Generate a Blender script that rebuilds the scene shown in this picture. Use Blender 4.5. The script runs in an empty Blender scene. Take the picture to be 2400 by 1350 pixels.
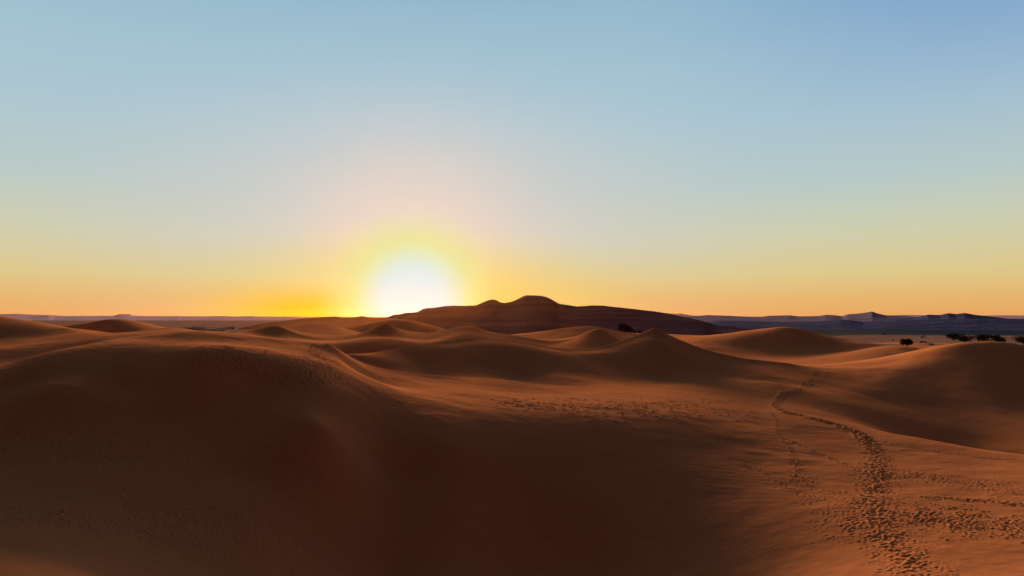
import bpy, bmesh, math, random
import numpy as np
from mathutils import Vector, Matrix
random.seed(7); rng = np.random.default_rng(7)
sc = bpy.context.scene; col = sc.collection
R = math.radians

# ------------------------------------------------------------------ camera
CAM_Z = 20.0; FPX = 1600.0; PITCH = math.atan(67 / 1600.0)
cam_d = bpy.data.cameras.new("camera"); cam = bpy.data.objects.new("camera", cam_d); col.objects.link(cam)
cam.location = (0, 0, CAM_Z); cam.rotation_euler = (R(90) + PITCH, 0, 0)
cam_d.sensor_width = 36; cam_d.lens = 24.0; cam_d.clip_start = 0.5; cam_d.clip_end = 60000
sc.camera = cam

# ------------------------------------------------------------------ sun and sky
SUN_AZ = math.atan((968 - 1200) / FPX)       # east(+x) of north(+y)
SUN_EL = R(9.0)
sun_dir = Vector((math.sin(SUN_AZ) * math.cos(SUN_EL), math.cos(SUN_AZ) * math.cos(SUN_EL), math.sin(SUN_EL)))
sl = bpy.data.lights.new("sun", 'SUN'); sl.energy = 5.0; sl.angle = R(15); sl.color = (1.0, 0.66, 0.36)
so = bpy.data.objects.new("sun", sl); col.objects.link(so)
so.rotation_euler = (-sun_dir).to_track_quat('-Z', 'Y').to_euler()

def lin(c):
    return tuple((v / 255 / 12.92) if v / 255 <= .04045 else ((v / 255 + .055) / 1.055) ** 2.4 for v in c)

world = bpy.data.worlds.new("World"); sc.world = world; world.use_nodes = True
wn = world.node_tree; wn.nodes.clear()
def N(t, typ, **kw):
    n = t.nodes.new(typ)
    for k, v in kw.items(): setattr(n, k, v)
    return n
def M(t, op, a, b=None, clamp=False):
    n = N(t, 'ShaderNodeMath', operation=op); n.use_clamp = clamp
    for i, v in enumerate((a, b)):
        if v is None: continue
        if isinstance(v, (int, float)): n.inputs[i].default_value = v
        else: t.links.new(v, n.inputs[i])
    return n.outputs[0]
def RAMP(t, fac, stops, interp='EASE'):
    n = N(t, 'ShaderNodeValToRGB'); cr = n.color_ramp; cr.interpolation = interp
    while len(cr.elements) > 1: cr.elements.remove(cr.elements[-1])
    cr.elements[0].position = stops[0][0]; cr.elements[0].color = (*stops[0][1], 1)
    for p, c in stops[1:]:
        e = cr.elements.new(p); e.color = (*c, 1)
    t.links.new(fac, n.inputs[0]); return n.outputs[0]
def MIX(t, fac, a, b, blend='MIX'):
    n = N(t, 'ShaderNodeMix', data_type='RGBA', blend_type=blend)
    for i, v in ((0, fac), (6, a), (7, b)):
        if isinstance(v, (int, float)): n.inputs[i].default_value = v
        elif isinstance(v, tuple): n.inputs[i].default_value = (*v, 1)
        else: t.links.new(v, n.inputs[i])
    return n.outputs[2]
def RANGE(t, v, a, b, c=0., d=1., smooth=True):
    n = N(t, 'ShaderNodeMapRange'); n.interpolation_type = 'SMOOTHSTEP' if smooth else 'LINEAR'
    t.links.new(v, n.inputs[0])
    for i, x in zip((1, 2, 3, 4), (a, b, c, d)): n.inputs[i].default_value = x
    return n.outputs[0]

tc = N(wn, 'ShaderNodeTexCoord')
nrm = N(wn, 'ShaderNodeVectorMath', operation='NORMALIZE'); wn.links.new(tc.outputs['Generated'], nrm.inputs[0])
sep = N(wn, 'ShaderNodeSeparateXYZ'); wn.links.new(nrm.outputs[0], sep.inputs[0])
el = M(wn, 'MULTIPLY', M(wn, 'ARCSINE', sep.outputs[2]), 180 / math.pi)
az = M(wn, 'MULTIPLY', M(wn, 'ARCTAN2', sep.outputs[0], sep.outputs[1]), 180 / math.pi)
dot = N(wn, 'ShaderNodeVectorMath', operation='DOT_PRODUCT'); wn.links.new(nrm.outputs[0], dot.inputs[0])
GLOW_EL = R(1.5)
dot.inputs[1].default_value = (math.sin(SUN_AZ) * math.cos(GLOW_EL), math.cos(SUN_AZ) * math.cos(GLOW_EL), math.sin(GLOW_EL))
ang = M(wn, 'MULTIPLY', M(wn, 'ARCCOSINE', M(wn, 'MINIMUM', dot.outputs['Value'], 1.0)), 180 / math.pi)
dot2 = N(wn, 'ShaderNodeVectorMath', operation='DOT_PRODUCT'); wn.links.new(nrm.outputs[0], dot2.inputs[0])
dot2.inputs[1].default_value = (math.sin(SUN_AZ), math.cos(SUN_AZ), 0)

elf = M(wn, 'DIVIDE', M(wn, 'ADD', el, 5.0), 95.0)          # -5..90 degrees -> 0..1
S = lambda e: (e + 5) / 95
base = RAMP(wn, elf, [(S(-5), lin((150, 100, 80))), (S(0.2), lin((236, 172, 102))), (S(1.5), lin((232, 184, 112))),
    (S(3.3), lin((224, 202, 140))), (S(6.5), lin((208, 208, 176))), (S(10.2), lin((186, 204, 202))),
    (S(15.5), lin((174, 201, 213))), (S(20), lin((164, 196, 212))), (S(24.5), lin((150, 188, 208))),
    (S(36), lin((118, 132, 148))), (S(58), lin((62, 66, 76))), (S(90), lin((30, 32, 42)))], 'LINEAR')
# cooler, deeper blue towards the upper right
b2 = MIX(wn, M(wn, 'MULTIPLY', RANGE(wn, az, 8, 40), RANGE(wn, el, 9, 26)), base, MIX(wn, 1.0, base, lin((200, 216, 250)), 'MULTIPLY'))
# wide rosy aureole, then the tight yellow-green one, then the burnt-out core
daz = M(wn, 'MULTIPLY', M(wn, 'ADD', az, -math.degrees(SUN_AZ)), 0.55)
angw = M(wn, 'SQRT', M(wn, 'ADD', M(wn, 'MULTIPLY', daz, daz), M(wn, 'MULTIPLY', M(wn, 'ADD', el, -1.75), M(wn, 'ADD', el, -1.75))))
pink = MIX(wn, M(wn, 'MULTIPLY', RANGE(wn, angw, 6, 20, 0.8, 0.0), RANGE(wn, el, 2, 9, .12, 1)), b2, lin((206, 205, 203)))
pink = MIX(wn, M(wn, 'MULTIPLY', RANGE(wn, angw, 4, 11, .85, 0), RANGE(wn, el, 2.5, 8.5, 1, 0)), pink, lin((214, 206, 138)))
low = M(wn, 'MULTIPLY', RANGE(wn, az, -17, -28, 1.0, 0.0), RANGE(wn, el, 0.5, 3.6, 1, 0))
low = M(wn, 'MULTIPLY', low, RANGE(wn, az, 2, -7, 0.0, 1.0))
yel = MIX(wn, low, pink, lin((236, 184, 0)))
lowr = M(wn, 'MULTIPLY', RANGE(wn, az, 16, -4, 0.0, 0.9), RANGE(wn, el, 0.5, 5.5, 1, 0))
yel = MIX(wn, M(wn, 'MULTIPLY', lowr, RANGE(wn, az, -9, -6, 0, 1)), yel, lin((232, 192, 84)))
halo = MIX(wn, RANGE(wn, ang, 3.6, 8.2, 1.0, 0.0), yel, lin((188, 220, 148)))
core = MIX(wn, RANGE(wn, ang, 2.0, 5.2, 1.0, 0.0), halo, lin((165, 224, 238)))
# the half of the sky behind the camera is already at dusk
front = RANGE(wn, dot2.outputs['Value'], -0.15, 0.6, 0.0, 1.0)
skyc = MIX(wn, front, lin((50, 44, 52)), core)
bg1 = N(wn, 'ShaderNodeBackground'); wn.links.new(skyc, bg1.inputs[0]); bg1.inputs[1].default_value = 0.55
nis = N(wn, 'ShaderNodeTexSky', sky_type='NISHITA'); nis.sun_disc = False
nis.sun_elevation = SUN_EL; nis.sun_rotation = SUN_AZ; nis.altitude = 700; nis.dust_density = 2.0
bg2 = N(wn, 'ShaderNodeBackground'); wn.links.new(nis.outputs[0], bg2.inputs[0]); bg2.inputs[1].default_value = 0.001
addw = N(wn, 'ShaderNodeAddShader'); wn.links.new(bg1.outputs[0], addw.inputs[0]); wn.links.new(bg2.outputs[0], addw.inputs[1])
wo = N(wn, 'ShaderNodeOutputWorld'); wn.links.new(addw.outputs[0], wo.inputs['Surface'])
world.cycles.sampling_method = 'MANUAL'; world.cycles.sample_map_resolution = 1024

sc.view_settings.view_transform = 'Standard'; sc.view_settings.look = 'None'
sc.view_settings.exposure = 0.8; sc.view_settings.gamma = 1.0
sc.cycles.use_denoising = True
sc.cycles.max_bounces = 4; sc.cycles.diffuse_bounces = 2; sc.cycles.volume_bounces = 0
sc.cycles.volume_max_steps = 64

# ------------------------------------------------------------------ geometry helpers
def pix(px, py, t=None, z=None):
    """world point seen at photograph pixel (px, py), at forward distance t or at height z"""
    X = (px - 1200) / FPX; Y = (675 - py) / FPX
    f = math.cos(PITCH) - Y * math.sin(PITCH); u = math.sin(PITCH) + Y * math.cos(PITCH)
    s = t / f if t is not None else (z - CAM_Z) / u
    return (X * s, f * s, CAM_Z + u * s)
def at(px, z, t):
    X = (px - 1200) / FPX / math.cos(PITCH)
    return (X * t, t, z)

def vnoise(x, y, seed=0):
    xi = np.floor(x).astype(np.int64); yi = np.floor(y).astype(np.int64); fx = x - xi; fy = y - yi
    def h(a, b):
        n = (a * 374761393 + b * 668265263 + seed * 974634777) & 0xffffffff
        n = ((n ^ (n >> 13)) * 1274126177) & 0xffffffff
        return ((n ^ (n >> 16)) & 0xffff) / 65535.0
    fx = fx * fx * fx * (fx * (fx * 6 - 15) + 10); fy = fy * fy * fy * (fy * (fy * 6 - 15) + 10)
    return ((h(xi, yi) * (1 - fx) + h(xi + 1, yi) * fx) * (1 - fy) + (h(xi, yi + 1) * (1 - fx) + h(xi + 1, yi + 1) * fx) * fy) * 2 - 1
def fbm(x, y, o=4, seed=0, gain=.5):
    s = 0; a = 1
    for k in range(o):
        s = s + a * vnoise(x * 2 ** k + 17.3 * k, y * 2 ** k + 9.1 * k, seed + k); a *= gain
    return s

def grid_mesh(name, X, Y, Z, mat, attrs=None):
    nr, nc = X.shape
    me = bpy.data.meshes.new(name)
    co = np.stack([X, Y, Z], -1).reshape(-1, 3).astype(np.float32)
    i = (np.arange(nr - 1)[:, None] * nc + np.arange(nc - 1)[None, :]).ravel()
    q = np.stack([i, i + 1, i + nc + 1, i + nc], -1).astype(np.int32)
    me.vertices.add(len(co)); me.vertices.foreach_set('co', co.ravel())
    me.loops.add(q.size); me.loops.foreach_set('vertex_index', q.ravel())
    me.polygons.add(len(q)); me.polygons.foreach_set('loop_start', np.arange(0, q.size, 4, dtype=np.int32))
    me.polygons.foreach_set('use_smooth', np.ones(len(q), dtype=bool))
    me.update(calc_edges=True)
    for k, v in (attrs or {}).items():
        a = me.attributes.new(k, 'FLOAT', 'POINT'); a.data.foreach_set('value', v.ravel().astype(np.float32))
    me.materials.append(mat)
    o = bpy.data.objects.new(name, me); col.objects.link(o)
    return o
def tag(o, label=None, cat=None, group=None, kind=None):
    if label: o['label'] = label
    if cat: o['category'] = cat
    if group: o['group'] = group
    if kind: o['kind'] = kind
    return o

# ------------------------------------------------------------------ materials
def new_mat(name):
    m = bpy.data.materials.new(name); m.use_nodes = True; t = m.node_tree
    b = t.nodes['Principled BSDF']; b.inputs['Roughness'].default_value = 1.0
    b.inputs['Specular IOR Level'].default_value = 0.0
    return m, t, b
def NOISE(t, scale, detail=4, rough=.55, vec=None, dist=0):
    n = N(t, 'ShaderNodeTexNoise'); n.inputs['Scale'].default_value = scale; n.inputs['Detail'].default_value = detail
    n.inputs['Roughness'].default_value = rough; n.inputs['Distortion'].default_value = dist
    if vec is not None: t.links.new(vec, n.inputs['Vector'])
    return n.outputs['Fac']
def OBJ(t, scale=(1, 1, 1), rot=(0, 0, 0)):
    c = N(t, 'ShaderNodeTexCoord'); m = N(t, 'ShaderNodeMapping'); t.links.new(c.outputs['Object'], m.inputs['Vector'])
    m.inputs['Scale'].default_value = scale; m.inputs['Rotation'].default_value = rot
    return m.outputs['Vector']
def BUMP(t, h, strength, dist, b):
    n = N(t, 'ShaderNodeBump'); n.inputs['Strength'].default_value = strength; n.inputs['Distance'].default_value = dist
    t.links.new(h, n.inputs['Height']); t.links.new(n.outputs[0], b.inputs['Normal'])

sand, t, b = new_mat('sand')
big = NOISE(t, .03, 5, .6, OBJ(t)); med = NOISE(t, 1.4, 6, .72, OBJ(t, (1, 1.6, 1))); fine = NOISE(t, 9, 3, .7, OBJ(t))
c = RAMP(t, big, [(.3, (.59, .208, .084)), (.7, (.65, .236, .098))], 'LINEAR')
c = MIX(t, RANGE(t, med, .25, .75, 0, .35), c, (.48, .155, .068))
c = MIX(t, RANGE(t, fine, .3, .7, 0, .22), c, (.68, .28, .12))
t.links.new(c, b.inputs['Base Color'])
BUMP(t, M(t, 'ADD', M(t, 'MULTIPLY', med, .6), M(t, 'MULTIPLY', fine, .25)), .55, .09, b)

rock, t, b = new_mat('dark_rock')
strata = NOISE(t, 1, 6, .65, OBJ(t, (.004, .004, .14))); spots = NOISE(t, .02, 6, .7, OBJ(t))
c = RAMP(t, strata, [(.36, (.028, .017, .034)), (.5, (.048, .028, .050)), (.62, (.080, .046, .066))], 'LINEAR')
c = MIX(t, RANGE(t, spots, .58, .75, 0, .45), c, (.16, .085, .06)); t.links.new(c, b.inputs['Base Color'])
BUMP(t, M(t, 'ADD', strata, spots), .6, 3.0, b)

def range_mat(name, a, d):
    m, t, b = new_mat(name)
    n = NOISE(t, .006, 6, .65, OBJ(t, (1, 1, 3)))
    c = RAMP(t, n, [(.35, a), (.65, d)], 'LINEAR'); t.links.new(c, b.inputs['Base Color'])
    BUMP(t, n, .5, 30, b); return m
m_far = range_mat('far_rock_haze_tint', (.40, .27, .38), (.50, .36, .46))  # rock colour lifted to pale mauve, painting in the lightening of distant haze
m_mid = range_mat('mid_rock_ambient_tint', (.13, .12, .21), (.21, .17, .26))  # blue ambient light is tinted into this rock colour
m_scrub = range_mat('scrub_hill_haze_tint', (.042, .060, .165), (.080, .085, .175))  # extra blue in the hill colour stands in for haze

plain_m, t, b = new_mat('plain_ground')
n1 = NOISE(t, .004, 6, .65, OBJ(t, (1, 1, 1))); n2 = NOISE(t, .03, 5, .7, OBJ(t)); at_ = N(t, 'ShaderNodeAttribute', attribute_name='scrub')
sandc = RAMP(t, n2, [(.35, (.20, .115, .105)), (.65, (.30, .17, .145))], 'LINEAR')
scr = RAMP(t, n1, [(.36, (.022, .038, .085)), (.5, (.040, .058, .090)), (.62, (.068, .066, .062)), (.7, (.15, .10, .09))], 'LINEAR')  # darker scrub tones have blue ambient light painted into them
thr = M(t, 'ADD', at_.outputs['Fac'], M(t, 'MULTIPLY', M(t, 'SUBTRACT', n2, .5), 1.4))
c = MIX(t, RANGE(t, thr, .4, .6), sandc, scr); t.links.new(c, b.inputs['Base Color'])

# ------------------------------------------------------------------ sand dunes
C = []       # control points (x, y, z)
def row(pts, dens=0):
    """pts: ('p', px, py, t) seen at a distance | ('z', px, py, z) seen at a height | ('h', px, z, t) hidden"""
    out = []
    for k, *a in pts:
        out.append(pix(a[0], a[1], t=a[2]) if k == 'p' else pix(a[0], a[1], z=a[2]) if k == 'z' else at(*a))
    C.extend(out); return out
def prow(t, pts): return row([('p', x, y, t) for x, y in pts])
# foreground, column by column (pixel, height)
fg = {0: [(1350, 6.9), (1200, 7.2), (1100, 8.5), (1000, 10.7), (900, 13.55)],
      150: [(1350, 6.3), (1200, 6.9), (1000, 10.5), (900, 13.7)],
      300: [(1350, 4.9), (1200, 6.2), (1100, 8.0), (1000, 10.3), (900, 13.4), (830, 16)],
      450: [(1350, 3.6), (1200, 5.6), (1000, 10.0), (900, 13.4), (830, 16.1)],
      600: [(1350, 2.5), (1200, 4.9), (1100, 7.0), (1000, 9.8), (900, 13.1), (850, 15.1)],
      750: [(1350, .9), (1200, 3.9), (1100, 6.6), (1000, 9.7), (900, 12.8), (850, 14.6)],
      900: [(1350, -0.6), (1200, 2.6), (1100, 5.2), (1000, 8.4), (950, 10.0), (900, 11.3)],
      1050: [(1350, -0.9), (1200, 2.3), (1100, 5.0), (1040, 6.9), (985, 8.5), (950, 9.4), (910, 10.0)],
      1200: [(1350, -1.8), (1200, 1.6), (1100, 4.4), (1040, 6.2), (985, 7.84), (950, 8.6), (920, 8.6)],
      1400: [(1350, -2.2), (1200, 1.2), (1100, 3.85), (1040, 5.6), (985, 7.3), (950, 7.9), (920, 8.0), (900, 8.1)],
      1600: [(1350, -1.3), (1200, 1.4), (1100, 3.6), (1040, 5.0), (985, 6.5), (950, 7.0), (920, 7.2), (905, 7.3)],
      1800: [(1350, -.3), (1200, 1.8), (1100, 3.3), (1000, 5.0), (960, 5.5), (930, 5.7), (900, 6.3)],
      2000: [(1350, 1.2), (1200, 2.4), (1100, 3.2), (1050, 3.7)],
      2200: [(1350, 2.0), (1200, 2.6), (1100, 3.0), (1060, 3.2)],
      2400: [(1350, 2.4), (1200, 2.7), (1100, 2.95), (1080, 2.9)]}
for px, l in fg.items():
    for py, z in l: C.append(pix(px, py, z=z))
for px, z in ((-1400, 6), (-700, 7), (-300, 6.9), (0, 6.8), (400, 4.5), (800, 0), (1200, -5), (1600, -5), (2000, 2.2), (2400, 3), (2800, 3), (3600, 3)):
    C.append(at(px, z, 24)); C.append(at(px, z * .9, 12))
for px in (-300, -800, -1500):
    for tt, z in ((30, 6.8), (45, 7.8), (70, 14.2), (85, 14.5), (130, 18), (200, 8), (300, 1), (600, -1)): C.append(at(px, z, tt))
for px in (2750, 3300, 4000):
    for tt, z in ((35, 3.2), (60, 3.1), (80, 2.9), (95, .5), (115, -1), (150, 4.5), (172, 10), (240, 5), (300, 1), (600, -1)): C.append(at(px, z, tt))
# left foreground dune A: near crest, shoulder, and summit line
edgeL = row([('p', -60, 866, 66), ('p', 0, 852, 70), ('p', 60, 836, 73), ('p', 120, 821, 76), ('p', 200, 807, 80), ('p', 270, 797, 84)])
row([('h', 0, 14.2, 77), ('h', 100, 15, 83), ('h', -60, 13.8, 73)])
row([('p', 0, 820, 88), ('p', 100, 800, 95), ('p', 180, 795, 95), ('p', 0, 790, 108)])
crC = row([('p', -60, 763, 132), ('p', 0, 760, 130), ('p', 60, 759, 128), ('p', 110, 760, 123), ('p', 155, 768, 114), ('p', 205, 779, 104), ('p', 240, 789, 94)])
row([('p', 222, 777, 112), ('p', 274, 780, 106), ('p', 320, 779, 102), ('p', 362, 775, 102)])
top = row([('p', 362, 785, 90), ('p', 330, 795, 84), ('p', 430, 780, 88)])
row([('p', 390, 767.5, 108), ('p', 430, 770.6, 106), ('p', 467, 776, 104), ('p', 505, 781, 102), ('p', 540, 786, 101), ('p', 580, 791, 100), ('p', 640, 797, 98), ('p', 680, 801, 97)])
row([('p', 500, 800, 84), ('p', 600, 812, 82), ('p', 680, 820, 84)])
ridE = row([('p', 722, 803.5, 96), ('p', 757, 805, 95), ('p', 775, 807, 95), ('p', 800, 822, 97), ('p', 840, 845, 100), ('p', 870, 855, 102), ('p', 910, 864, 104), ('p', 960, 872, 106), ('p', 1010, 878, 108), ('p', 1060, 883, 110), ('p', 1140, 889, 113)])
row([('p', 1200, 891, 115), ('p', 800, 850, 88), ('p', 850, 880, 92)])
row([('h', 0, 10, 190), ('h', 150, 12, 145), ('h', 250, 13, 136), ('h', 350, 14, 132), ('h', 450, 11, 150), ('h', 550, 10, 150), ('h', 650, 9.5, 150), ('h', 740, 10, 135), ('h', 800, 10.8, 120), ('h', 860, 10.9, 114), ('h', 940, 10.3, 117), ('h', 1020, 9.6, 120)])
prow(165, [(155, 762), (205, 758.5), (258, 756), (300, 756.5), (340, 760), (375, 764), (400, 770)])
row([('p', 200, 770, 150), ('p', 258, 773, 145), ('p', 320, 773, 148)])
# ridge K, peak D, saddle, right dune H
ridK = row([('p', 812, 833, 124), ('p', 850, 829, 128), ('p', 900, 821, 132), ('p', 950, 813, 136), ('p', 1000, 805, 140), ('p', 1050, 798, 143), ('p', 1095, 793, 145), ('p', 1130, 793.5, 147), ('p', 1190, 796, 149), ('p', 1240, 803, 151), ('p', 1290, 812, 153), ('p', 1340, 818, 155), ('p', 1400, 815, 158), ('p', 1432, 807, 160), ('p', 1458, 797.5, 161.5), ('p', 1484, 788, 163), ('p', 1508, 779, 164.5), ('p', 1525, 772.5, 165.5), ('p', 1539, 766, 166)])
ridD = row([('p', 1539, 766, 166), ('p', 1549, 772.5, 166), ('p', 1562, 781, 166), ('p', 1580, 789, 166), ('p', 1603, 799, 166), ('p', 1626, 808, 166), ('p', 1660, 820, 166), ('p', 1700, 831, 166), ('p', 1760, 843, 167), ('p', 1840, 849, 168)])
ridH = row([('p', 1840, 849, 168), ('p', 1890, 858, 169), ('p', 1940, 863, 170), ('p', 1990, 863, 170), ('p', 2050, 858.5, 171), ('p', 2100, 850, 172), ('p', 2150, 833, 173), ('p', 2200, 818, 174), ('p', 2250, 808, 174), ('p', 2300, 804, 174), ('p', 2345, 804, 174), ('p', 2400, 809, 174), ('p', 2500, 822, 173)])
row([('p', 1110, 835, 132), ('p', 1110, 872, 123), ('p', 1300, 845, 139), ('p', 1300, 882, 126), ('p', 1000, 850, 129), ('p', 900, 848, 123), ('p', 1200, 835, 137), ('p', 1200, 880, 128), ('p', 1200, 893, 120), ('p', 1300, 900, 120),
     ('p', 1400, 845, 146), ('p', 1400, 882, 133), ('p', 1540, 800, 157), ('p', 1540, 850, 147), ('p', 1540, 890, 137), ('p', 1540, 908, 124), ('p', 1470, 840, 149), ('p', 1470, 886, 135), ('p', 1620, 855, 148), ('p', 1640, 890, 137), ('p', 1700, 875, 147),
     ('p', 1800, 878, 150), ('p', 1800, 895, 138), ('p', 1920, 885, 155), ('p', 1900, 910, 139), ('p', 1900, 935, 124)])
row([('p', 1110, 806, 140), ('p', 1200, 808, 144), ('p', 1300, 823, 147), ('p', 1400, 825, 152), ('p', 1470, 812, 156.5), ('p', 1000, 818, 135), ('p', 900, 832, 128), ('p', 1600, 820, 158), ('p', 1680, 845, 158.5)])
# ridge G in the right foreground and the hollow behind it
ridG = row([('p', 1840, 965, 106), ('p', 1900, 975, 104), ('p', 1950, 988, 101), ('p', 2000, 1001, 99), ('p', 2100, 1021, 95), ('p', 2200, 1036, 92), ('p', 2300, 1050, 89), ('p', 2400, 1062, 86), ('p', 2500, 1072, 84)])
row([('h', 1900, 4.6, 113), ('h', 2000, 3.2, 110), ('h', 2100, 1.0, 108), ('h', 2200, -1.3, 106), ('h', 2300, -3.0, 106), ('h', 2400, -3.0, 102)])
row([('p', 2000, 955, 124), ('p', 2000, 925, 138), ('p', 2000, 890, 156), ('p', 2100, 985, 122), ('p', 2100, 945, 139), ('p', 2100, 920, 146), ('p', 2100, 890, 155), ('p', 2100, 868, 163), ('p', 2200, 1022, 118), ('p', 2200, 1000, 124.6), ('p', 2200, 950, 140), ('p', 2200, 907, 150), ('p', 2200, 880, 157), ('p', 2200, 845, 165),
     ('p', 2300, 1035, 119), ('p', 2300, 1000, 126.4), ('p', 2300, 940, 141), ('p', 2300, 900, 149.5), ('p', 2300, 870, 156), ('p', 2300, 830, 167), ('p', 2400, 1050, 114), ('p', 2400, 1000, 125), ('p', 2400, 950, 139), ('p', 2400, 915, 147), ('p', 2400, 880, 155), ('p', 2400, 835, 166)])
# behind
row([('h', px, 7, 190) for px in (850, 950, 1050, 1150, 1250, 1350, 1450)] + [('h', px, 7, 195) for px in (1540, 1640)] + [('h', px, 4.5, 215) for px in (1750, 1850, 1950, 2050)] + [('h', 2150, 6, 205), ('h', 2250, 6, 210), ('h', 2350, 7, 205)])
row([('h', px, 1, 300) for px in (2200, 2300, 2400)])
ridL = prow(240, [(560, 777), (600, 770), (625, 766), (646, 762.5), (662, 767), (680, 775), (710, 785), (745, 791.5), (785, 793), (812, 788.5), (838, 783), (871, 770), (890, 763), (905, 757.5), (923, 767), (949, 777), (975, 781), (1003, 780), (1029, 776), (1060, 769), (1085, 766), (1109, 765), (1140, 775), (1180, 783), (1215, 789), (1252, 795), (1303, 798), (1345, 792), (1370, 781), (1390, 773), (1407, 771), (1425, 780), (1450, 797), (1480, 808)])
row([('p', 900, 790, 216), ('p', 900, 815, 198), ('p', 1000, 797, 222), ('p', 1080, 785, 222), ('p', 740, 800, 225), ('p', 800, 800, 226), ('p', 640, 785, 230), ('p', 650, 797, 215), ('p', 1200, 800, 228), ('p', 1300, 808, 232), ('p', 1400, 795, 229.6), ('p', 500, 786, 220), ('h', 400, 6, 230), ('h', 250, 6, 240), ('h', 100, 5, 240)])
ridN = prow(330, [(1150, 791), (1200, 786), (1252, 782), (1303, 772), (1335, 767), (1368, 764), (1399, 765), (1414, 769), (1432, 772.5), (1450, 776), (1480, 785), (1520, 794)])
row([('h', 1250, 8.5, 285), ('h', 1330, 9, 285), ('h', 1400, 9.5, 285), ('h', 1480, 7, 285), ('h', 1100, 7, 300), ('h', 1000, 9, 300), ('h', 900, 10, 300), ('h', 800, 9, 310), ('h', 700, 8, 320), ('h', 600, 6, 300)])
ridS = row([('p', 1640, 810, 285), ('p', 1683, 806, 290), ('p', 1717, 797.6, 294), ('p', 1768, 783, 298), ('p', 1800, 774, 300), ('p', 1820, 769.5, 300), ('p', 1839, 767.5, 300), ('p', 1870, 771, 298), ('p', 1896, 779, 296), ('p', 1935, 788.5, 292), ('p', 1966, 795, 288), ('p', 1999, 801, 284), ('p', 2040, 806, 278)])
row([('p', 1760, 810, 285), ('p', 1840, 800, 284), ('p', 1840, 830, 271), ('p', 1930, 825, 270), ('p', 2020, 822, 268), ('p', 1700, 820, 275)])
row([('p', 2080, 812, 252), ('p', 2113, 812, 242), ('p', 2136, 814, 240), ('p', 2165, 821, 236), ('h', 2220, 5, 240)])
prow(420, [(665, 776), (690, 763), (705, 765), (720, 760), (738, 757.5), (755, 757), (772, 759), (790, 764), (812, 772)])
prow(560, [(780, 775), (812, 766), (840, 760), (870, 755.5), (905, 749.5), (950, 749)])
row([('p', 1570, 785, 400), ('p', 1620, 790, 400), ('p', 1670, 797, 390)])
for px in (-100, 100, 300, 450, 560, 1000, 1150, 1300, 1450, 1750, 1950, 2150, 2300, 2450):
    C.append(at(px, 0.6 if px < 1700 else 0.2, 440)); C.append(at(px, -1.2, 680))
    if px not in (560, 1000): C.append(at(px, -.3, 560))
for px in (640, 750, 850, 900): C.append(at(px, -1.2, 700))
for px in (700, 800): C.append(at(px, 5, 490))

def polar(p): return np.arctan2(p[..., 0], p[..., 1]), .5 * np.log(p[..., 0] ** 2 + p[..., 1] ** 2)
creases = [(ridE, .75, 2.6), (ridK + ridD[1:] + ridH[1:4], 1.1, 2.8), (ridG, .15, 2.5), (ridL, .8, 6), (ridN, .6, 7), (edgeL, .12, 2.0), (crC[2:], .2, 4), (ridS[3:8], .1, 6)]
def crease(th, lr):
    """narrow tents that give the crests their edge; distances in the conformal (angle, ln r) plane"""
    tot = np.zeros_like(th)
    for pts, h, w in creases:
        a, l = polar(np.array(pts)); rm = math.exp(l.mean()); ww = w / rm
        sel = (th > a.min() - 8 * ww) & (th < a.max() + 8 * ww) & (lr > l.min() - 8 * ww) & (lr < l.max() + 8 * ww)
        if not sel.any(): continue
        T = th[sel]; L = lr[sel]; best = np.full(T.shape, 1e9); fade = np.ones(T.shape)
        for i in range(len(a) - 1):
            dx, dy = a[i + 1] - a[i], l[i + 1] - l[i]; u = np.clip(((T - a[i]) * dx + (L - l[i]) * dy) / (dx * dx + dy * dy + 1e-12), 0, 1)
            d = np.hypot(T - a[i] - u * dx, L - l[i] - u * dy); s = (i + u) / (len(a) - 1)
            f = np.clip(np.minimum(s, 1 - s) * 6, 0, 1); m = d < best; best[m] = d[m]; fade[m] = f[m]
        tot[sel] += h * (fade * fade * (3 - 2 * fade)) * np.exp(-(np.sqrt(best ** 2 + (.08 * ww) ** 2) / ww) * 1.0)
    return tot
P = np.array(C); pt, pl = polar(P); pz = P[:, 2] - crease(pt, pl)
_, keep = np.unique(np.round(np.stack([pt, pl], 1), 4), axis=0, return_index=True)
pt, pl, pz = pt[keep], pl[keep], pz[keep]
def ker(d2): return .5 * d2 * np.log(d2 + 1e-12)
n = len(pt); A = np.zeros((n + 3, n + 3)); A[:n, :n] = ker((pt[:, None] - pt) ** 2 + (pl[:, None] - pl) ** 2) + np.eye(n) * 6e-6
A[:n, n] = A[n, :n] = 1; A[:n, n + 1] = A[n + 1, :n] = pt; A[:n, n + 2] = A[n + 2, :n] = pl
Wt = np.linalg.solve(A, np.concatenate([pz, np.zeros(3)]))
def tps(th, lr):
    out = np.empty(th.size); T = th.ravel(); L = lr.ravel()
    for s in range(0, T.size, 20000):
        a, l = T[s:s + 20000, None], L[s:s + 20000, None]
        out[s:s + 20000] = ker((a - pt) ** 2 + (l - pl) ** 2) @ Wt[:n] + Wt[n] + Wt[n + 1] * a[:, 0] + Wt[n + 2] * l[:, 0]
    return out.reshape(th.shape)
cth = np.linspace(R(-78), R(78), 420); clr = np.linspace(math.log(12), math.log(700), 420)
CZ = tps(*np.meshgrid(cth, clr))
def cubic_w(f): return np.stack([((-.5 * f + 1) * f - .5) * f, (1.5 * f - 2.5) * f * f + 1, ((-1.5 * f + 2) * f + .5) * f, (.5 * f - .5) * f * f])
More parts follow.
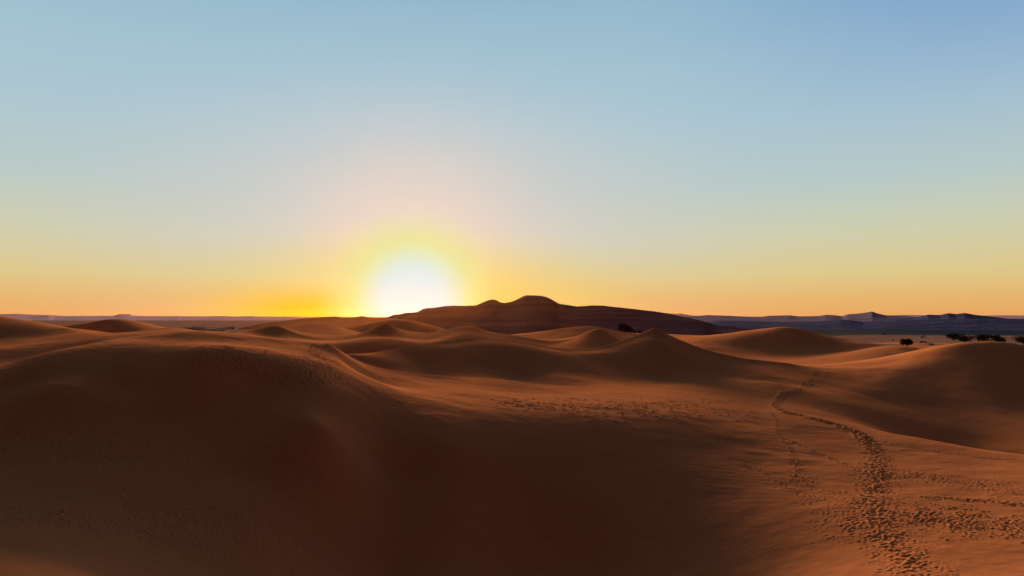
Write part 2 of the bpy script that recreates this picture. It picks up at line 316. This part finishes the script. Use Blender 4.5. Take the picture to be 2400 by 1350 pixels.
def resample(Z, axis_old, new, ax):
    u = (new - axis_old[0]) / (axis_old[1] - axis_old[0]); i = np.clip(np.floor(u).astype(int), 1, len(axis_old) - 3); w = cubic_w(u - i)
    return sum((w[k][:, None] if ax == 0 else w[k][None, :]) * np.take(Z, i - 1 + k, axis=ax) for k in range(4))
def smooth_height(x, y):
    """height of the dunes (no footprints) at one point, for standing things on"""
    th = np.array([[math.atan2(x, y)]]); lr = np.array([[.5 * math.log(x * x + y * y)]])
    return float((tps(th, lr) + crease(th, lr))[0, 0])

th = np.concatenate([np.linspace(R(-78), R(-41), 90, endpoint=False), np.linspace(R(-41), R(41), 1300), np.linspace(R(41), R(78), 91)[1:]])
lr = np.concatenate([np.linspace(math.log(12), math.log(32), 60, endpoint=False), np.linspace(math.log(32), math.log(190), 1350, endpoint=False), np.linspace(math.log(190), math.log(700), 420)])
Z = resample(resample(CZ, clr, lr, 0), cth, th, 1)
TH, LR = np.meshgrid(th, lr); Z = Z + crease(TH, LR)
RR = np.exp(LR); X = RR * np.sin(TH); Y = RR * np.cos(TH)
Z += .035 * fbm(X / 3.2, Y / 2.2, 3, 41) * np.clip((200 - RR) / 120, 0, 1)
# gentle undulation and wind ripples
near = np.clip((260 - RR) / 200, 0, 1)
Z += .10 * fbm(X / 14, Y / 14, 3, 3) * np.clip(RR / 60, .3, 1.6)
wv = fbm(X / 9, Y / 9, 2, 11) * 1.6
Z += .005 * np.sin((X * .35 + Y * .94) * 6.5 + wv * 4) * near * np.clip(fbm(X / 25, Y / 25, 2, 31) + .4, 0, 1)

# footprints
def stamp(x, y, rad, depth, aspect=1.5, ang=0.):
    depth *= 1.3 if y > 75 else .8 + .5 * max(0, (y - 55) / 20)
    r = math.hypot(x, y); a = math.atan2(x, y); l = math.log(r); k = 3.2 * rad * aspect / r
    j0, j1 = np.searchsorted(th, (a - k, a + k)); i0, i1 = np.searchsorted(lr, (l - k, l + k))
    if j1 - j0 < 2 or i1 - i0 < 2: return
    dx = X[i0:i1, j0:j1] - x; dy = Y[i0:i1, j0:j1] - y; ca, sa = math.cos(ang), math.sin(ang)
    u = (dx * ca + dy * sa) / (rad * aspect); v = (-dx * sa + dy * ca) / rad; q = u * u + v * v
    Z[i0:i1, j0:j1] += depth * (-np.exp(-q * 1.1) + .75 * np.exp(-(np.sqrt(q) - 1.75) ** 2 * 2.2) * .55)
Zs = Z.copy()
def ground(px, py):
    """where the ray through a pixel of the photograph meets the dune surface"""
    X0, Y0, Z0 = pix(px, py, t=1.0); d = np.array([X0, Y0, Z0 - CAM_Z]); s = np.geomspace(20, 260, 260)
    a = math.atan2(d[0], d[1]); hh = math.hypot(d[0], d[1]); j = min(max(np.searchsorted(th, a), 0), len(th) - 1)
    ii = np.clip(np.searchsorted(lr, np.log(s * hh)), 0, len(lr) - 1); below = (CAM_Z + d[2] * s) < Zs[ii, j]
    if not below.any(): return None
    m = int(np.argmax(below))
    if m == 0: return None
    gap = (CAM_Z + d[2] * s) - Zs[ii, j]; k = s[m - 1] + (s[m] - s[m - 1]) * gap[m - 1] / (gap[m - 1] - gap[m] + 1e-9)
    return d[0] * k, d[1] * k
def along(path, count, spread, rad, depth, seed):
    g = random.Random(seed); seg = [math.hypot(path[i + 1][0] - path[i][0], (path[i + 1][1] - path[i][1]) * 2) for i in range(len(path) - 1)]; tot = sum(seg)
    for _ in range(count):
        u = g.random() * tot; i = 0
        while i < len(seg) - 1 and u > seg[i]: u -= seg[i]; i += 1
        f = u / seg[i]; w0 = path[i][2] if len(path[i]) > 2 else spread; w1 = path[i + 1][2] if len(path[i + 1]) > 2 else spread
        px = path[i][0] + (path[i + 1][0] - path[i][0]) * f + g.gauss(0, w0 + (w1 - w0) * f); py = path[i][1] + (path[i + 1][1] - path[i][1]) * f + g.gauss(0, .25 * (w0 + (w1 - w0) * f))
        p = ground(px, py)
        if p: stamp(p[0], p[1], rad * g.uniform(.8, 1.25), depth * g.uniform(.6, 1.3), g.uniform(1.1, 1.7), g.uniform(0, 3.14))
trail = [(1915, 868, 6), (1905, 890, 8), (1880, 912, 9), (1836, 922, 4), (1826, 935, 4), (1814, 952, 3), (1840, 966, 3), (1900, 980, 3), (1960, 996, 4), (2010, 1015, 6), (2045, 1045, 12), (2060, 1080, 19), (2055, 1130, 25), (2045, 1180, 30), (2050, 1230, 34), (2085, 1270, 34), (2130, 1320, 38), (2160, 1350, 42)]
along(trail, 2025, 10, 0.115, 0.033, 1)
along(trail[:11], 700, 3, .22, .03, 51)
along([(2005, 1010, 4), (2050, 1050, 10), (2062, 1100, 12), (2050, 1160, 12), (2050, 1230, 14), (2085, 1275, 14), (2150, 1340, 16)], 500, 8, .2, .02, 52)
along([(1945, 868, 2), (1925, 890, 4), (1890, 912, 4)], 162, 3, 0.122, 0.030, 2)
along([(1800, 960, 2), (1822, 985, 2), (1822, 1015, 2), (1845, 1040, 3), (1860, 1070, 6), (1870, 1110, 12), (1920, 1150, 30), (1960, 1210, 40), (1990, 1270, 40)], 567, 5, 0.105, 0.021, 3)
along([(1845, 1030, 2), (1960, 1080, 2), (2030, 1110, 6)], 148, 3, 0.105, 0.018, 4)
along([(1730, 1085, 3), (1800, 1110, 3), (1850, 1150, 10), (1920, 1180, 12)], 121, 3, 0.105, 0.018, 5)
along([(2110, 1055, 2), (2200, 1058, 2), (2300, 1072, 3), (2400, 1078, 4)], 148, 3, 0.105, 0.018, 6)
along([(2100, 1110, 20), (2250, 1130, 45), (2400, 1150, 40)], 567, 20, 0.105, 0.018, 7)
along([(2170, 1166, 6), (2290, 1172, 8), (2400, 1185, 10)], 175, 8, 0.122, 0.030, 8)
along([(2120, 1205, 30), (2220, 1215, 60), (2330, 1235, 60), (2420, 1250, 50)], 580, 40, 0.108, 0.045, 9)
along([(1190, 945, 25), (1290, 950, 35), (1400, 950, 40), (1500, 950, 45), (1700, 960, 60)], 405, 20, 0.153, 0.041, 10)
along([(1300, 925, 25), (1450, 935, 35), (1600, 940, 40)], 108, 20, 0.122, 0.024, 12)
along([(1380, 985, 40), (1460, 990, 25)], 18, 20, 0.180, 0.042, 13)
along([(1780, 925, 25), (1700, 915, 30), (1850, 900, 20), (1790, 880, 20)], 216, 20, 0.105, 0.018, 14)
along([(740, 810, 10), (760, 850, 30), (730, 890, 40), (650, 860, 60), (520, 840, 60), (480, 810, 60)], 1755, 40, 0.115, 0.026, 15)
along([(860, 900, 25), (830, 930, 30), (960, 945, 40)], 108, 30, 0.105, 0.012, 21)
along([(60, 1000, 60), (150, 1080, 110), (330, 1060, 120), (480, 1100, 130)], 2025, 70, 0.105, 0.022, 16)
along([(60, 1200, 60), (260, 1230, 130), (500, 1240, 160), (760, 1330, 110)], 1620, 70, 0.105, 0.022, 17)
along([(520, 1190, 10), (620, 1240, 12), (740, 1310, 14), (790, 1340, 14)], 148, 12, 0.108, 0.018, 18)
along([(1700, 1240, 80), (1600, 1320, 120)], 108, 60, 0.105, 0.015, 19)
along([(1200, 1290, 120), (1550, 1320, 60)], 67, 60, 0.108, 0.018, 20)
dunes = tag(grid_mesh('sand_dunes', X, Y, Z, sand), 'orange wind-blown sand dunes with footprint trails in the foreground', kind='structure')

# ------------------------------------------------------------------ plain, hills, mountains
pth = np.linspace(-math.pi, math.pi, 721); plr = np.concatenate([[math.log(.5)], np.linspace(math.log(20), math.log(40000), 420)])
PT, PL = np.meshgrid(pth, plr); PR = np.exp(PL); PX = PR * np.sin(PT); PY = PR * np.cos(PT)
PZ = .35 * fbm(PX / 60, PY / 60, 3, 5) * np.clip((PR - 300) / 200, 0, 1) * np.clip((6000 - PR) / 3000, 0, 1) - 12 * np.clip((520 - PR) / 200, 0, 1)
wob = fbm(PX / 160, PY / 160, 4, 23)
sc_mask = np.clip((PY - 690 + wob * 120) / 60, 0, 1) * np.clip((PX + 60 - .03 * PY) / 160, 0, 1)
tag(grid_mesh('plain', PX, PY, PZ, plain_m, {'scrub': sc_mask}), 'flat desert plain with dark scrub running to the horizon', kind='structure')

def strip(name, pts, crest, front, back, mat, label, amp=.05, scale=1.0, power=1.25, step=1.3, rows=70, seed=1, base=-2., rough=1.0):
    """a real range of hills: its skyline traced in the photograph, standing at its own distance with slopes before and behind"""
    xs = np.arange(pts[0][0], pts[-1][0] + step, step); ys = np.interp(xs, [p[0] for p in pts], [p[1] for p in pts])
    k = np.hanning(7); k /= k.sum(); ys = np.convolve(np.pad(ys, 3, 'edge'), k, 'valid')
    ct = np.interp(xs, *zip(*crest)) if isinstance(crest, (list, tuple)) else np.full(xs.shape, float(crest))
    ft = np.interp(xs, *zip(*front)) if isinstance(front, (list, tuple)) else np.full(xs.shape, float(front))
    wp = [pix(x, y, t=c_) for x, y, c_ in zip(xs, ys, ct)]; zc = np.array([p[2] for p in wp]); ux = np.array([p[0] / p[1] for p in wp])
    s = np.concatenate([np.linspace(0, 1, rows), 1 + np.linspace(0, 1, rows // 3)[1:]])[:, None]
    T = np.where(s <= 1, ft + (ct - ft) * s, ct + back * (s - 1))
    prof = np.where(s <= 1, s ** power, np.cos(np.clip(s - 1, 0, 1) * math.pi / 2))
    Zg = base + (zc - base) * prof; Xg = ux * T; Yg = T + 0 * ux
    env = np.sin(np.pi * np.clip(np.where(s <= 1, s * .93, .93), 0, 1)) ; L = (ct.mean() - ft.mean()) * .25 * scale
    Zg = Zg + (zc - base) * amp * env * (fbm(Xg / L, Yg / L, 5, seed, .55) + .35 * rough * np.abs(fbm(Xg / L * 4, Yg / L * .9, 3, seed + 9)))
    o = grid_mesh(name, Xg, Yg, Zg, mat); tag(o, label, kind='structure'); return o

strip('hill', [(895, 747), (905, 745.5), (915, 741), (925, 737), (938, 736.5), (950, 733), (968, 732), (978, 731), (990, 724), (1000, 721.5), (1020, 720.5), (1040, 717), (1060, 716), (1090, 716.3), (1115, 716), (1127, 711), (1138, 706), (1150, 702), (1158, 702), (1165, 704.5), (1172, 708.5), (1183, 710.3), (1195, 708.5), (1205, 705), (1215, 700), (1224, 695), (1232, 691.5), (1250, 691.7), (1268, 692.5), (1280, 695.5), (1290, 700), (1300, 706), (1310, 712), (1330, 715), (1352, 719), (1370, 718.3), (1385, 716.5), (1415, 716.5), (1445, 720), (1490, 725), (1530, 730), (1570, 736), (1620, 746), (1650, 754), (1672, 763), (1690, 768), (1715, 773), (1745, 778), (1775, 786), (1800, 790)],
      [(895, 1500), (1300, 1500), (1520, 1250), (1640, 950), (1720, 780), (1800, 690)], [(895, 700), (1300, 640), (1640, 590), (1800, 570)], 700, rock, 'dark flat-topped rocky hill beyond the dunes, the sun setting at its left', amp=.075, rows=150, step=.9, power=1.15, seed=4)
strip('hill', [(560, 769), (590, 763), (630, 756), (680, 749.5), (735, 744.5), (760, 742.8), (786, 741.7), (805, 744), (830, 744), (850, 740.7), (866, 744), (905, 745.6), (935, 748), (975, 754), (1030, 764)], 1100, [(560, 1085), (640, 960), (740, 820), (905, 780)], 300, sand, 'low sandy ridge on the skyline left of the sun', amp=.03, seed=8)
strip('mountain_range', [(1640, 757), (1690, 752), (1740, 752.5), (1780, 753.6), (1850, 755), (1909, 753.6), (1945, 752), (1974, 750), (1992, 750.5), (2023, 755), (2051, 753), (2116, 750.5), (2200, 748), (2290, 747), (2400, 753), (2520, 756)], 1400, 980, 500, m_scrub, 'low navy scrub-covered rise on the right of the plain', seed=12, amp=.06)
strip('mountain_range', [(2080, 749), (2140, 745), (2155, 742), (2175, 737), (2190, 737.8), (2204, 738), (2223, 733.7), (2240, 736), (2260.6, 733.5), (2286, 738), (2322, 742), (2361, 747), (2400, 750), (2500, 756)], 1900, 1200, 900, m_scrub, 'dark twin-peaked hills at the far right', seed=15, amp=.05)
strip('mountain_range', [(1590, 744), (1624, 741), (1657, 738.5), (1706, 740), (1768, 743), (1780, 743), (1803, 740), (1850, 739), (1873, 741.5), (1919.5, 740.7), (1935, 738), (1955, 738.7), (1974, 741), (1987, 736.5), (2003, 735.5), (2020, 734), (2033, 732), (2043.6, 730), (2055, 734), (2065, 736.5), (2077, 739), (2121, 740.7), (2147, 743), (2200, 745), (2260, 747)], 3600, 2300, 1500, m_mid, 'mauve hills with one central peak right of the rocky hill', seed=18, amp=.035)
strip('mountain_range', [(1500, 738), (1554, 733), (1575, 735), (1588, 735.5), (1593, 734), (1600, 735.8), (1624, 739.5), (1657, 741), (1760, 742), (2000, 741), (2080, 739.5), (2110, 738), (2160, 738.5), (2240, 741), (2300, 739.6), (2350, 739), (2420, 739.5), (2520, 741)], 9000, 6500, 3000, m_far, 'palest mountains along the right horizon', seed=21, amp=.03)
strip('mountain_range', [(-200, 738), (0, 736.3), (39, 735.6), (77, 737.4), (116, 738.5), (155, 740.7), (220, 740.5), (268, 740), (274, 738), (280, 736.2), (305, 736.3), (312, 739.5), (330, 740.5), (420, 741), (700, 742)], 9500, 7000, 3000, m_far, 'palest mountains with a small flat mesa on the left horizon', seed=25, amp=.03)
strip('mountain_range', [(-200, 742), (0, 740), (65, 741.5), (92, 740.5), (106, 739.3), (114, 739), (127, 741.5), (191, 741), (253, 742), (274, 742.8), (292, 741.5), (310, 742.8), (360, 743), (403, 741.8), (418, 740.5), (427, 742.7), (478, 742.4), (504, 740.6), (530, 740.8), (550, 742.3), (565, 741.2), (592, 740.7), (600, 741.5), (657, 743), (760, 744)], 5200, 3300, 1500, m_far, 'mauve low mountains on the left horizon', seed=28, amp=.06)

# ------------------------------------------------------------------ trees and bushes
leaf_m, t, b = new_mat('foliage'); n_ = NOISE(t, 1.3, 3, .6, OBJ(t))
t.links.new(RAMP(t, n_, [(.35, (.018, .026, .012)), (.65, (.045, .06, .025))], 'LINEAR'), b.inputs['Base Color'])
bark_m, t, b = new_mat('bark'); t.links.new(RAMP(t, NOISE(t, 6, 4, .6, OBJ(t)), [(.35, (.05, .035, .025)), (.65, (.10, .07, .05))], 'LINEAR'), b.inputs['Base Color'])
def mesh_obj(name, V, F, mat, parent):
    me = bpy.data.meshes.new(name); me.from_pydata([tuple(v) for v in V], [], F); me.materials.append(mat); me.update()
    o = bpy.data.objects.new(name, me); col.objects.link(o); o.parent = parent; return o
def crown(w, h, lift, seed, leaves, size, lobes):
    g = random.Random(seed); V, F = [], []
    L = []
    for i in range(lobes):
        a = g.uniform(0, 6.28); rr = w * .5 * math.sqrt(g.random()) * .68
        L.append((rr * math.cos(a), rr * math.sin(a), lift + (h - lift) * g.uniform(.25, .72), w * g.uniform(.15, .25), (h - lift) * g.uniform(.2, .3)))
    for i in range(leaves):
        x0, y0, z0, rw, rh = g.choice(L); d = Vector((g.gauss(0, 1), g.gauss(0, 1), g.gauss(0, 1))).normalized() * g.random() ** .35
        c = Vector((x0 + d.x * rw, y0 + d.y * rw, max(lift * .6, z0 + d.z * rh))); s = size * g.uniform(.6, 1.4)
        u = Vector((g.gauss(0, 1), g.gauss(0, 1), g.gauss(0, .7))).normalized(); v = u.cross(Vector((g.gauss(0, 1), g.gauss(0, 1), g.gauss(0, 1)))).normalized()
        k = len(V); V += [c - u * s, c - v * s * .45, c + u * s, c + v * s * .45]; F.append((k, k + 1, k + 2, k + 3))
    return V, F, L
def tube(V, F, p, q, r0, r1, sides=6):
    p, q = Vector(p), Vector(q); ax = (q - p).normalized(); u = ax.orthogonal().normalized(); v = ax.cross(u); k = len(V)
    for c_, r_ in ((p, r0), (q, r1)):
        for i in range(sides):
            a = 2 * math.pi * i / sides; V.append(c_ + u * math.cos(a) * r_ + v * math.sin(a) * r_)
    for i in range(sides): F.append((k + i, k + (i + 1) % sides, k + sides + (i + 1) % sides, k + sides + i))
def plant(kind, loc, w, h, seed, label, group, leaves=1500, size=.28, lift=.15, lobes=14, cat=None):
    root = bpy.data.objects.new(kind, None); col.objects.link(root); root.location = loc; tag(root, label, cat or kind.replace('_', ' '), group)
    V, F, L = crown(w, h, lift * h, seed, leaves, size, lobes); mesh_obj('crown', V, F, leaf_m, root)
    V, F = [], []; g = random.Random(seed); k = h * .28 * max(lift * 3, .3)
    tube(V, F, (0, 0, -.6), (g.uniform(-.1, .1) * w * .3, 0, k), .03 * w + .05, .022 * w + .04)
    for l in L[:7]: tube(V, F, (0, 0, k * g.uniform(.6, 1)), l[:3], .018 * w + .03, .012)
    mesh_obj('trunk', V, F, bark_m, root); return root
def gz(px, t, z=None):
    p = at(px, 0, t); r = math.hypot(p[0], p[1])
    return (p[0], p[1], smooth_height(p[0], p[1]) if r < 650 and smooth_height(p[0], p[1]) > 0 else 0.0) if z is None else (p[0], p[1], z)
G1 = 'trees on the plain behind the right dune'
for i, (px, t_, w, h, lab) in enumerate([
    (2122, 448, 7.6, 5.9, 'lone round dark tree standing apart on the pale sand'),
    (2231, 560, 11, 7.2, 'leftmost and smallest tree of the row behind the right dune'),
    (2257, 505, 13.5, 8.0, 'widest dark tree of the row, second from its left end'),
    (2298, 500, 12, 7.9, 'dark tree in the middle of the row, pale sand to its left'),
    (2333, 500, 13.5, 7.4, 'broad dark tree rising over the top of the right dune'),
    (2396, 480, 13.5, 7.5, 'dark tree cut by the right edge of the photo')]):
    plant('tree', gz(px, t_), w, h, 40 + i, lab, G1, 2600, .34, .12 if i else .16, 16)
plant('tree', gz(1466, 350), 9.5, 5.4, 60, 'dark bushy tree between two dune crests, before the rocky hill', None, 2600, .3, .03, 16)
G2 = 'low bushes on the sand flat'
blist = [(2090, 560, 1.6, 1.5, 'tiny bush left of the lone tree'), (2157, 520, 3.2, 1.8, 'small bush just right of the lone tree'), (2164, 528, 3.0, 1.6, 'small bush beside another one, right of the lone tree'),
    (2180, 480, 5.0, 1.1, 'flat wide bush on the sand between lone tree and tree row'), (2157, 640, 4.5, 1.6, 'low bush behind the flat wide one'), (2165, 680, 3.2, 1.4, 'low bush farthest back right of the lone tree'),
    (2277, 490, 6, 2.2, 'low bush between the two left trees of the row'), (2318, 490, 5, 2.2, 'low bush filling the gap before the broad tree'),
    (1944, 372, 3.2, 2.0, 'highest bush on the slope right of the far dune'), (1955, 366, 3.4, 2.4, 'bush second from the top on the far dune slope'), (1963, 362, 3.0, 2.3, 'dark bush midway down the far dune slope'),
    (1979, 350, 3.0, 1.3, 'small flat bush low on the far dune slope'), (1994, 345, 4.0, 2.0, 'lowest bush at the foot of the far dune slope'), (2069, 760, 5, 2.2, 'single dark bush on the distant scrub strip'),
    (1487, 352, 3.8, 2.2, 'low bush right of the bushy tree before the rocky hill'), (1498, 356, 3.4, 2.0, 'bush farthest right beside the bushy tree'), (1606, 520, 2.0, 1.8, 'tiny bush on the pale sand under the rocky hill'), (1652, 440, 3.0, 1.4, 'small bush on sand left of the far round dune'), (1672, 455, 3.6, 1.0, 'flat bush on sand nearest the far round dune')]
for i, (px, t_, w, h, lab) in enumerate(blist): plant('bush', gz(px, t_), w, h, 80 + i, lab, G2, 420, .2, .02, 8)

# ------------------------------------------------------------------ village
wall_m, t, b = new_mat('pale_plaster'); t.links.new(RAMP(t, NOISE(t, .8, 4, .6, OBJ(t)), [(.3, (.62, .50, .42)), (.7, (.80, .68, .60))], 'LINEAR'), b.inputs['Base Color'])
dark_m, t, b = new_mat('dark_opening'); b.inputs['Base Color'].default_value = (.03, .02, .018, 1)
def box(V, F, x0, x1, y0, y1, z0, z1):
    k = len(V); V += [(x, y, z) for z in (z0, z1) for x, y in ((x0, y0), (x1, y0), (x1, y1), (x0, y1))]
    F += [(k, k + 3, k + 2, k + 1), (k + 4, k + 5, k + 6, k + 7)] + [(k + i, k + (i + 1) % 4, k + 4 + (i + 1) % 4, k + 4 + i) for i in range(4)]
def house(w, d, h):
    root = bpy.data.objects.new('house', None); col.objects.link(root)
    V, F = [], []; box(V, F, -w / 2, w / 2, -d / 2, d / 2, -1, h); e = .25
    for a in ((-w / 2, w / 2, -d / 2, -d / 2 + e), (-w / 2, w / 2, d / 2 - e, d / 2), (-w / 2, -w / 2 + e, -d / 2 + e, d / 2 - e), (w / 2 - e, w / 2, -d / 2 + e, d / 2 - e)): box(V, F, *a, h + .002, h + .6)
    mesh_obj('wall', V, F, wall_m, root)
    V, F = [], []; box(V, F, -.5, .5, -d / 2 - .04, -d / 2 - .003, 0, 2.1); mesh_obj('door', V, F, dark_m, root)
    for s in (-1, 1):
        V, F = [], []; box(V, F, s * w * .3 - .45, s * w * .3 + .45, -d / 2 - .04, -d / 2 - .003, 1.1, 2.1); mesh_obj('window', V, F, dark_m, root)
    return root
protos = [house(9, 7, 3.2), house(6, 6, 3.4), house(13, 7, 3.0)]
hp = [(441, 1050, 2), (449, 1040, 2), (456, 1035, 2), (461, 1030, 0), (465, 1100, 1), (469, 1025, 0), (473, 1130, 1), (477, 1020, 1), (481, 1090, 0), (486, 1000, 2), (484, 950, 0), (489, 960, 0), (493, 1060, 1), (494, 905, 0), (498, 915, 1), (503, 890, 2), (505, 1000, 1), (501, 950, 0), (509, 1080, 0), (512, 980, 1), (518, 955, 2), (523, 1020, 0), (535, 1080, 2), (546, 1150, 1), (460, 1180, 0), (479, 1200, 1)]
used = set()
def dup(root):
    r = root.copy(); col.objects.link(r)
    for ch in root.children:
        c_ = ch.copy(); col.objects.link(c_); c_.parent = r
    return r
edge = {441: 'pale house at the left end of the distant village', 546: 'pale house at the right end of the distant village, apart from the rest', 503: 'lowest and nearest long house of the distant village'}
for px, t_, k in hp:
    o = protos[k] if k not in used else dup(protos[k]); used.add(k)
    o.location = at(px, 0, t_); o.rotation_euler = (0, 0, random.uniform(-.5, .5))
    tag(o, edge.get(px, 'small pale flat-roofed house within the distant village at left'), 'house', 'houses of the distant village')
for i, (px, t_, w, h) in enumerate([(463, 1060, 4, 2.4), (480, 1130, 4, 2.6), (505, 1100, 4.5, 2.4), (521, 1090, 5, 3), (548, 1080, 5, 3.2), (430, 1140, 4, 2.5)]):
    plant('tree', at(px, 0, t_), w, h, 120 + i, 'small dark tree among the houses of the distant village', 'trees of the distant village', 300, .6, .1, 7)

# ------------------------------------------------------------------ haze
V, F = [], []; box(V, F, -16000, 16000, -2000, 16000, -14, 130)
hz = mesh_obj('haze', V, F, None, None); hz.data.materials.clear()
hm = bpy.data.materials.new('haze'); hm.use_nodes = True; t = hm.node_tree; t.nodes.clear()
pv = N(t, 'ShaderNodeVolumePrincipled'); pv.inputs['Density'].default_value = 0.42e-5; pv.inputs['Anisotropy'].default_value = .9
pv.inputs['Color'].default_value = (.95, .33, .045, 1)
ho = N(t, 'ShaderNodeOutputMaterial'); t.links.new(pv.outputs[0], ho.inputs['Volume']); hz.data.materials.append(hm)
tag(hz, kind='stuff', label='thin warm evening haze over the desert')
